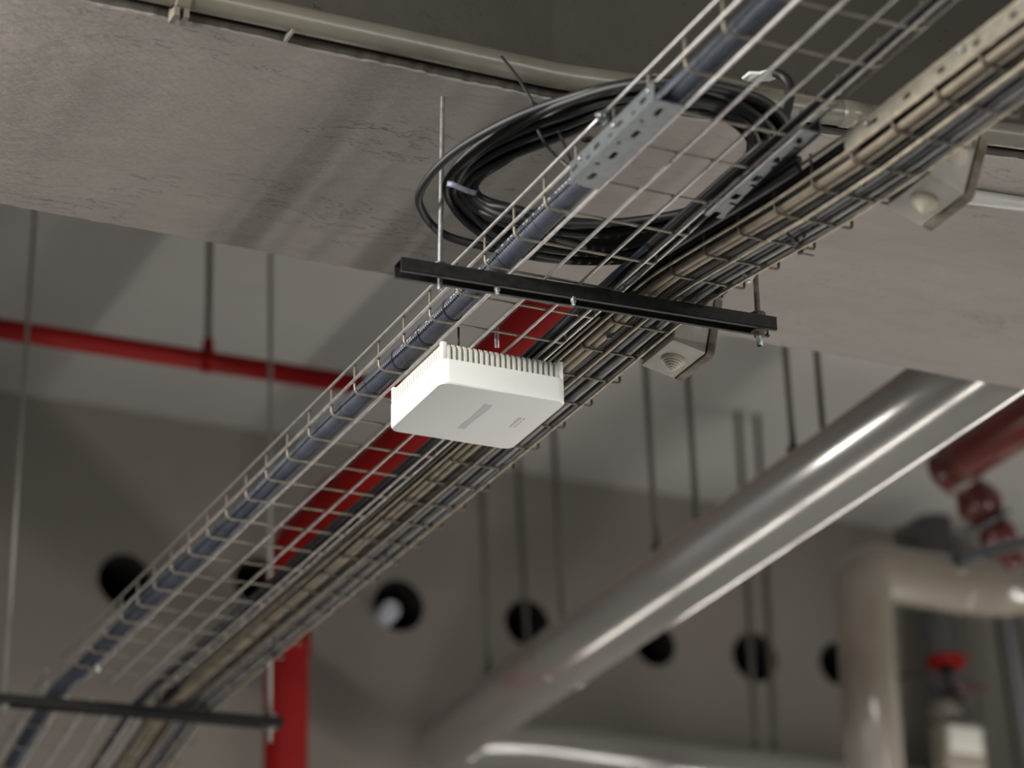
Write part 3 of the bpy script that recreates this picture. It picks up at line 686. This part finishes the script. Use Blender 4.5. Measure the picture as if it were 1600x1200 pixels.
ties = [(1.868, 2.60, .0195, 'black_tie', 'black tie round the fat conduit, nearest the camera'), (1.868, 2.86, .0195, 'black_tie', 'black tie round the fat conduit beside the dusty splice plate'),
        (1.880, 3.055, .017, 'black_tie', 'black tie on the middle cables of the crowded tray'), (1.914, 3.10, .012, 'black_tie', 'black tie on the right wire with a hanging tail'),
        (1.912, 3.325, .012, 'black_tie', 'black tie at the right wire just before the near channel'), (1.914, 3.245, .011, 'white_tie', 'white tie on the right wire above the rusted rod'),
        (1.832, 3.53, .010, 'blue_grey', 'blue-grey tie on the left cables just beyond the near channel'), (1.896, 4.55, .013, 'black_tie', 'black tie on the far cables below the access point'),
        (1.905, 5.16, .012, 'black_tie', 'black tie on the right cables near the far channel')]
for x, y, r, m_, lb in ties: ring_tie(lb, x, y, zright(y) + (.029 if 'fat' in lb else .014), r, M[m_], tail=('tail' in lb or 'far' in lb))
ring_tie('bright zinc-white tie at the left tray wire near the far channel', 1.600, 5.36, zleft(5.36) + .001, .004, M['white_tie'], False)

# ---------------------------------------------------------------- pipes on the beam
def pipe(name, label, pts, r, m_, seg=18, cat='pipe', rad=None):
    P = [Vector(p) for p in pts]; P = fillet(P, rad, 8) if rad else P; o0 = P[0]
    t = thing(name, label, cat, o0); obj('pipe_body', tube([p - o0 for p in P], r, seg), m_, t); return t
E = [(.2, 3.315), (1.0, 3.316), (1.66, 3.312), (2.07, 3.256), (2.4, 3.208), (3.2, 3.09)]
bp = pipe('conduit_pipe', 'beige painted conduit pipe clamped along the beam edge', [(x, near_edge(x) - .0245, 3.7045) for x in (-.5, .4, 1.0, 1.64, 1.68, 2.07, 2.4, 3.1)], .0198, M['pvc'])
for px, py, nm in ((283, 22, 'pipe_clamp'), (1017, 122, 'pipe_clamp')):
    q = aty(px, py, 3.32); x = q.x; y = near_edge(x) - .0245
    c = obj(nm, join(xf(lathe([(.0225, -.011), (.0235, -.009), (.0235, .009), (.0225, .011)], 18), Matrix.Translation((x, y, 3.7045)) @ Matrix.Rotation(math.pi / 2, 4, 'Y')),
                     box(x - .011, y - .004, 3.668, x - .003, y + .022, 3.690), box(x + .004, y - .004, 3.668, x + .011, y + .022, 3.690)), M['pvc'], bp, False); c.location = -Vector(bp.location)
q = aty(452, 60, 3.33)
c = obj('pipe_saddle', box(q.x - .002, near_edge(q.x) - .03, 3.679, q.x + .002, near_edge(q.x) + .002, 3.690), M['pvc'], bp, False); c.location = -Vector(bp.location)
q = aty(1330, 185, 3.26)
c = obj('pipe_coupling', xf(tube([(q.x - .022, near_edge(q.x - .022) - .0245, 3.7045), (q.x + .022, near_edge(q.x + .022) - .0245, 3.7045)], .0218, 18), Matrix.Identity(4)), M['pvc'], bp); c.location = -Vector(bp.location)
a = atz(1525, 309, ZS - .0125); b = atz(1600, 320, ZS - .0125); d = (b - a) / (b.x - a.x)
pipe('conduit_pipe', 'white pipe fixed to the beam underside behind the blurred junction box', [a - d * .25, b + d * .9], .0125, M['pvc_white'])
fx = atz(917, 218, ZS - .001)
tag(obj('anchor_hole', xf(lathe([(.0045, 0), (.0052, -.0012), (.0095, -.0008), (.010, .0008)], 16), Matrix.Translation(fx)), M['dark_iron']), 'small dark screw hole with a ring in the beam underside', 'anchor')
# ---------------------------------------------------------------- red sprinkler pipes
XR, YR, ZR = 2.540, 6.80, 4.280
rp = pipe('sprinkler_main', 'thick red sprinkler main that turns down the wall', [(XR, 4.002, ZR), (XR, YR, ZR), (XR + .01, YR + .0, 2.2)], .058, M['red'], 24, 'pipe', .13)
for z in (4.02,): obj('coupling', xf(lathe([(.061, -.04), (.066, -.036), (.066, .036), (.061, .04)], 24), Matrix.Translation(Vector((XR, YR, z)) - Vector(rp.location))), M['red'], rp)
obj('coupling', xf(lathe([(.061, -.04), (.066, -.036), (.066, .036), (.061, .04)], 24), Matrix.Translation(Vector((XR, 6.45, ZR)) - Vector(rp.location)) @ Matrix.Rotation(math.pi / 2, 4, 'X')), M['red'], rp)
a = aty(0, 514, 5.78); b = aty(560, 601, 5.76); d = (b - a) / (b.x - a.x)
br = pipe('sprinkler_branch', 'thin red sprinkler pipe crossing under the far ceiling at left', [a - d * 1.2, a + d * (XR - .02 - a.x)], .0235, M['red'], 18)
h = atz(322, 545, a.z + .02)
obj('tee_socket', xf(lathe([(.026, -.03), (.029, -.026), (.029, .026), (.026, .03)], 18), Matrix.Translation(a + d * (XR - .10 - a.x) - Vector(br.location)) @ Matrix.Rotation(math.pi / 2, 4, 'Y')), M['red'], br)
hx = 1.955; hp = a + d * (aty(322, 560, 5.78).x - a.x)
hr = thing('pipe_hanger', 'dark hanger rod holding the thin red pipe at left', 'hanger', hp)
obj('rod', tube([(0, 0, .03), (-.004, 0, ZC - hp.z)], .0075, 8), M['hanger'], hr)
obj('loop', xf(lathe([(.0245, -.009), (.0275, -.009), (.0275, .009), (.0245, .009)], 20), Matrix.Rotation(math.pi / 2, 4, 'Y')), M['red'], hr)
obj('swivel', xf(lathe([(.010, .024), (.014, .03), (.012, .052), (.008, .058)], 12), Matrix.Identity(4)), M['red'], hr)

# ---------------------------------------------------------------- big white pipe with its hangers
RD = .0825
def duct_axis(y): return Vector((2.978 + .0525 * (y - 5.32), y, 3.802 + .0283 * (y - 5.32)))
pd = pipe('insulated_pipe', 'fat glossy white pipe running diagonally and turning right at its low end',
          [duct_axis(4.002), duct_axis(7.03), aty(800, 1166, 7.03), aty(1066, 1200, 7.01), aty(1600, 1262, 6.97), aty(1900, 1300, 6.95)], RD, M['duct'], 40, 'pipe', .10)
obj('seam_band', xf(lathe([(RD + .0005, -.012), (RD + .0015, -.010), (RD + .0015, .010), (RD + .0005, .012)], 40), Matrix.Translation(duct_axis(6.12) - Vector(pd.location)) @ Matrix.Rotation(math.pi / 2, 4, 'X')), M['duct'], pd)
hang = [(763, 1035, 700), (880, 955, 690), (1026, 860, 575), (1090, 812, 595), (1240, 705, 535), (1289, 672, 545)]
names = ['first', 'second', 'third', 'fourth', 'fifth', 'sixth']
for k, (px, py, _) in enumerate(hang):
    # point on the top of the pipe along its axis
    p = None
    for i in range(400):
        y = 3.9 + i * .007; side = -.045 if k % 2 == 0 else .02
        q = duct_axis(y) + Vector((side, 0, math.sqrt(RD * RD - side * side)))
        c = R3.transposed() @ (q - CAMP); sx = 800 + F * c.x / -c.z
        if p is None or abs(sx - px) < p[0]: p = (abs(sx - px), q)
    q = p[1]; dx = -.02
    t = thing('pipe_hanger', 'thin dull hanger rod above the fat white pipe, %s from the left' % names[k], 'hanger', q)
    obj('rod', tube([(0, 0, -.002), (dx, 0, ZC - q.z)], .0072, 8), M['hanger'], t)
    obj('foot', xf(lathe([(.014, -.004), (.015, .002), (.009, .008)], 12), Matrix.Identity(4)), M['hanger'], t)
def vrod(label, px, py0, py1, y, r, m_, dx=0, toz=None):
    a = aty(px, py1, y); top = Vector((a.x + dx, y, toz or ZC))
    t = thing('pipe_hanger', label, 'hanger', a); obj('rod', tube([(0, 0, 0), top - a], r, 8), m_, t)
    obj('foot', xf(lathe([(r * 1.8, -.004), (r * 2, .004), (r * 1.2, .012)], 12), Matrix.Identity(4)), m_, t); return t
vrod('pale hanger rod crossing in front of a round wall opening', 823, 700, 1005, 6.9, .0075, M['hanger'], -.02)
vrod('left of two close hanger rods dropping past the fat white pipe', 1181, 700, 1170, 6.55, .0085, M['hanger'], 0)
vrod('right of two close hanger rods dropping past the fat white pipe', 1212, 700, 1172, 6.55, .0085, M['hanger'], 0)

# ---------------------------------------------------------------- pipework at the right
yb = 6.3
A = aty(1350, 1230, yb); B = aty(1346, 892, yb); A2 = Vector((B.x, yb, A.z - .8)); C = aty(1560, 940, yb)
bd = pipe('beige_pipe', 'beige insulated pipe rising and turning right at lower right', [A2, Vector((B.x, yb, B.z + .0)), Vector((C.x, yb, B.z)), Vector((C.x + .5, yb - .25, B.z + .10))], .078, M['beige_duct'], 32, 'pipe', .06)
obj('seam_band', xf(lathe([(.0785, -.01), (.0805, -.008), (.0805, .008), (.0785, .01)], 32), Matrix.Translation(Vector((C.x - .12, yb, B.z)) - Vector(bd.location)) @ Matrix.Rotation(math.pi / 2, 4, 'Y')), M['beige_duct'], bd)
gx = aty(1464, 900, 7.08).x
pipe('drain_pipe', 'grey vertical pipe close to the back wall at right', [(gx, 7.08, 2.6), (gx, 7.08, ZC)], .062, M['grey_pipe'], 24)
# maroon pipe ending in a chain of bulging fittings
ym = 5.6
a = aty(1506, 712, ym)
mp_ = pipe('maroon_pipe', 'glossy maroon pipe with bulging fittings at the right edge', [(a.x, 4.002, a.z), (a.x, ym - .05, a.z), (a.x, ym + .03, a.z)], .066, M['maroon'], 28)
L0 = Vector(mp_.location)
CH = [(1470, 708, .040), (1480, 728, .050), (1494, 746, .046), (1508, 758, .036), (1520, 772, .050), (1531, 788, .060), (1541, 804, .050), (1549, 817, .036), (1556, 830, .048), (1564, 846, .046), (1574, 862, .030), (1590, 884, .028)]
cp = smooth_path([aty(x, y, ym + .06) for x, y, q in CH], 6); cr_ = smooth_path([(q, 0, 0) for x, y, q in CH], 6)
obj('fitting_chain', tube([p - L0 for p in cp], [v.x for v in cr_], 26), M['maroon'], mp_)
def ring_at(nm, px, py, rad, wd, m_):
    p = aty(px, py, ym + .06) - L0; d = (aty(px + 9, py + 15, ym + .06) - aty(px, py, ym + .06)).normalized()
    obj(nm, tube([p - d * wd / 2, p - d * wd * .4, p + d * wd * .4, p + d * wd / 2], [rad - .003, rad, rad, rad - .003], 28), m_, mp_)
ring_at('collar', 1506, 757, .050, .020, M['beige_duct']); ring_at('flange', 1547, 815, .062, .012, M['zinc'])
a = aty(1497, 881, 5.5); b = aty(1640, 846, 5.5)
u = (b - a); Lb = u.length; u.normalize(); v = Vector((0, 1, 0)); w3 = u.cross(v)
sb = thing('strut_bracket', 'steel strut channel holding the maroon pipe at the right edge', 'bracket', a)
for nm, vf in (('web', plate(Lb, .036, .003, [(.03 + .05 * k, .013, .03 + .05 * k + .028, .023) for k in range(4)])),):
    o = obj(nm, vf, M['zinc'], sb, False); o.matrix_local = frame(Vector((0, -.018, 0)), u, v, w3)
for s in (-.018, .015):
    o = obj('flange', box(0, 0, 0, Lb, .003, .024), M['zinc'], sb, False); o.matrix_local = frame(Vector((0, s, -.0)), u, v, w3)
o = obj('nut', xf(lathe([(.011, -.016), (.011, .0)], 6), Matrix.Translation((.012, 0, -.002))), M['rod'], sb, False)
# valve with red wheel over a pale device
yv = 6.9
t0 = aty(1490, 1060, yv)
vv = thing('gate_valve', 'dark valve with red handwheel and lever above a cream device', 'valve', t0)
def vp(px, py): return aty(px, py, yv) - t0
p = vp(1479, 1034)
wheel = [Vector((.044 * math.cos(2 * math.pi * k / 28), .044 * math.sin(2 * math.pi * k / 28), 0)) + p for k in range(28)]
hw = obj('handwheel', tube(wheel, .017, 12, True), M['red'], vv)
for k in range(3):
    a_ = k * math.pi / 3 * 2; obj('spoke', tube([p, p + Vector((.043 * math.cos(a_), .043 * math.sin(a_), 0))], .008, 8), M['red'], hw)
obj('stem', tube([p, vp(1481, 1100)], [.016, .014], 12), M['dark_iron'], vv)
obj('bonnet', xf(lathe([(.030, -.03), (.036, -.02), (.026, .02), (.018, .035)], 16), Matrix.Translation(vp(1488, 1092))), M['dark_iron'], vv)
obj('lever', tube([vp(1484, 1072), vp(1536, 1074)], .009, 8), M['maroon'], vv)
obj('yoke', tube([vp(1490, 1092), vp(1500, 1108), vp(1512, 1122)], .014, 10), M['dark_iron'], vv)
obj('body', xf(lathe([(.035, -.03), (.05, -.02), (.052, .02), (.04, .035)], 20), Matrix.Translation(vp(1478, 1118)) @ Matrix.Rotation(math.radians(35), 4, 'Y')), M['beige_duct'], vv)
obj('side_arm', tube(smooth_path([vp(1395, 1058), vp(1430, 1056), vp(1450, 1060), vp(1462, 1080), vp(1474, 1096)], 5), .009, 8), M['dark_iron'], vv)
t1 = aty(1497, 1168, yv - .05)
mb = thing('meter_box', 'cream meter device below the red handwheel', 'meter', t1)
obj('case', rbox(-.072, -.04, -.075, .072, .04, .062, .012, .006), M['pale_box'], mb)
obj('face_plate', rbox(-.058, -.046, -.028, .058, -.038, .050, .004, .001), M['ap_fin'], mb)
obj('inlet', tube([(-.05, 0, -.07), (-.055, 0, -.2)], .018, 12), M['dark_iron'], mb)
obj('gland', xf(lathe([(.02, 0), (.024, .006), (.02, .02), (.014, .03)], 14), Matrix.Translation((0, 0, .06))), M['dark_iron'], mb)
for k, (pa, pb, r) in enumerate((((1556, 960), (1592, 1210), .010), ((1574, 965), (1612, 1210), .016), ((1590, 960), (1640, 1210), .010))):
    a, b = aty(*pa, 6.95), aty(*pb, 6.95); d = (a - b)
    pipe('wall_cable', ('thin slanted cable near the back wall at the right edge', 'thicker slanted grey cable near the back wall at the right edge', 'outermost slanted cable in the lower right corner')[k],
         [b - d * .6, a, a + d * .6], r, M[('dark_iron', 'grey_pipe', 'dark_iron')[k]], 10, 'cable')
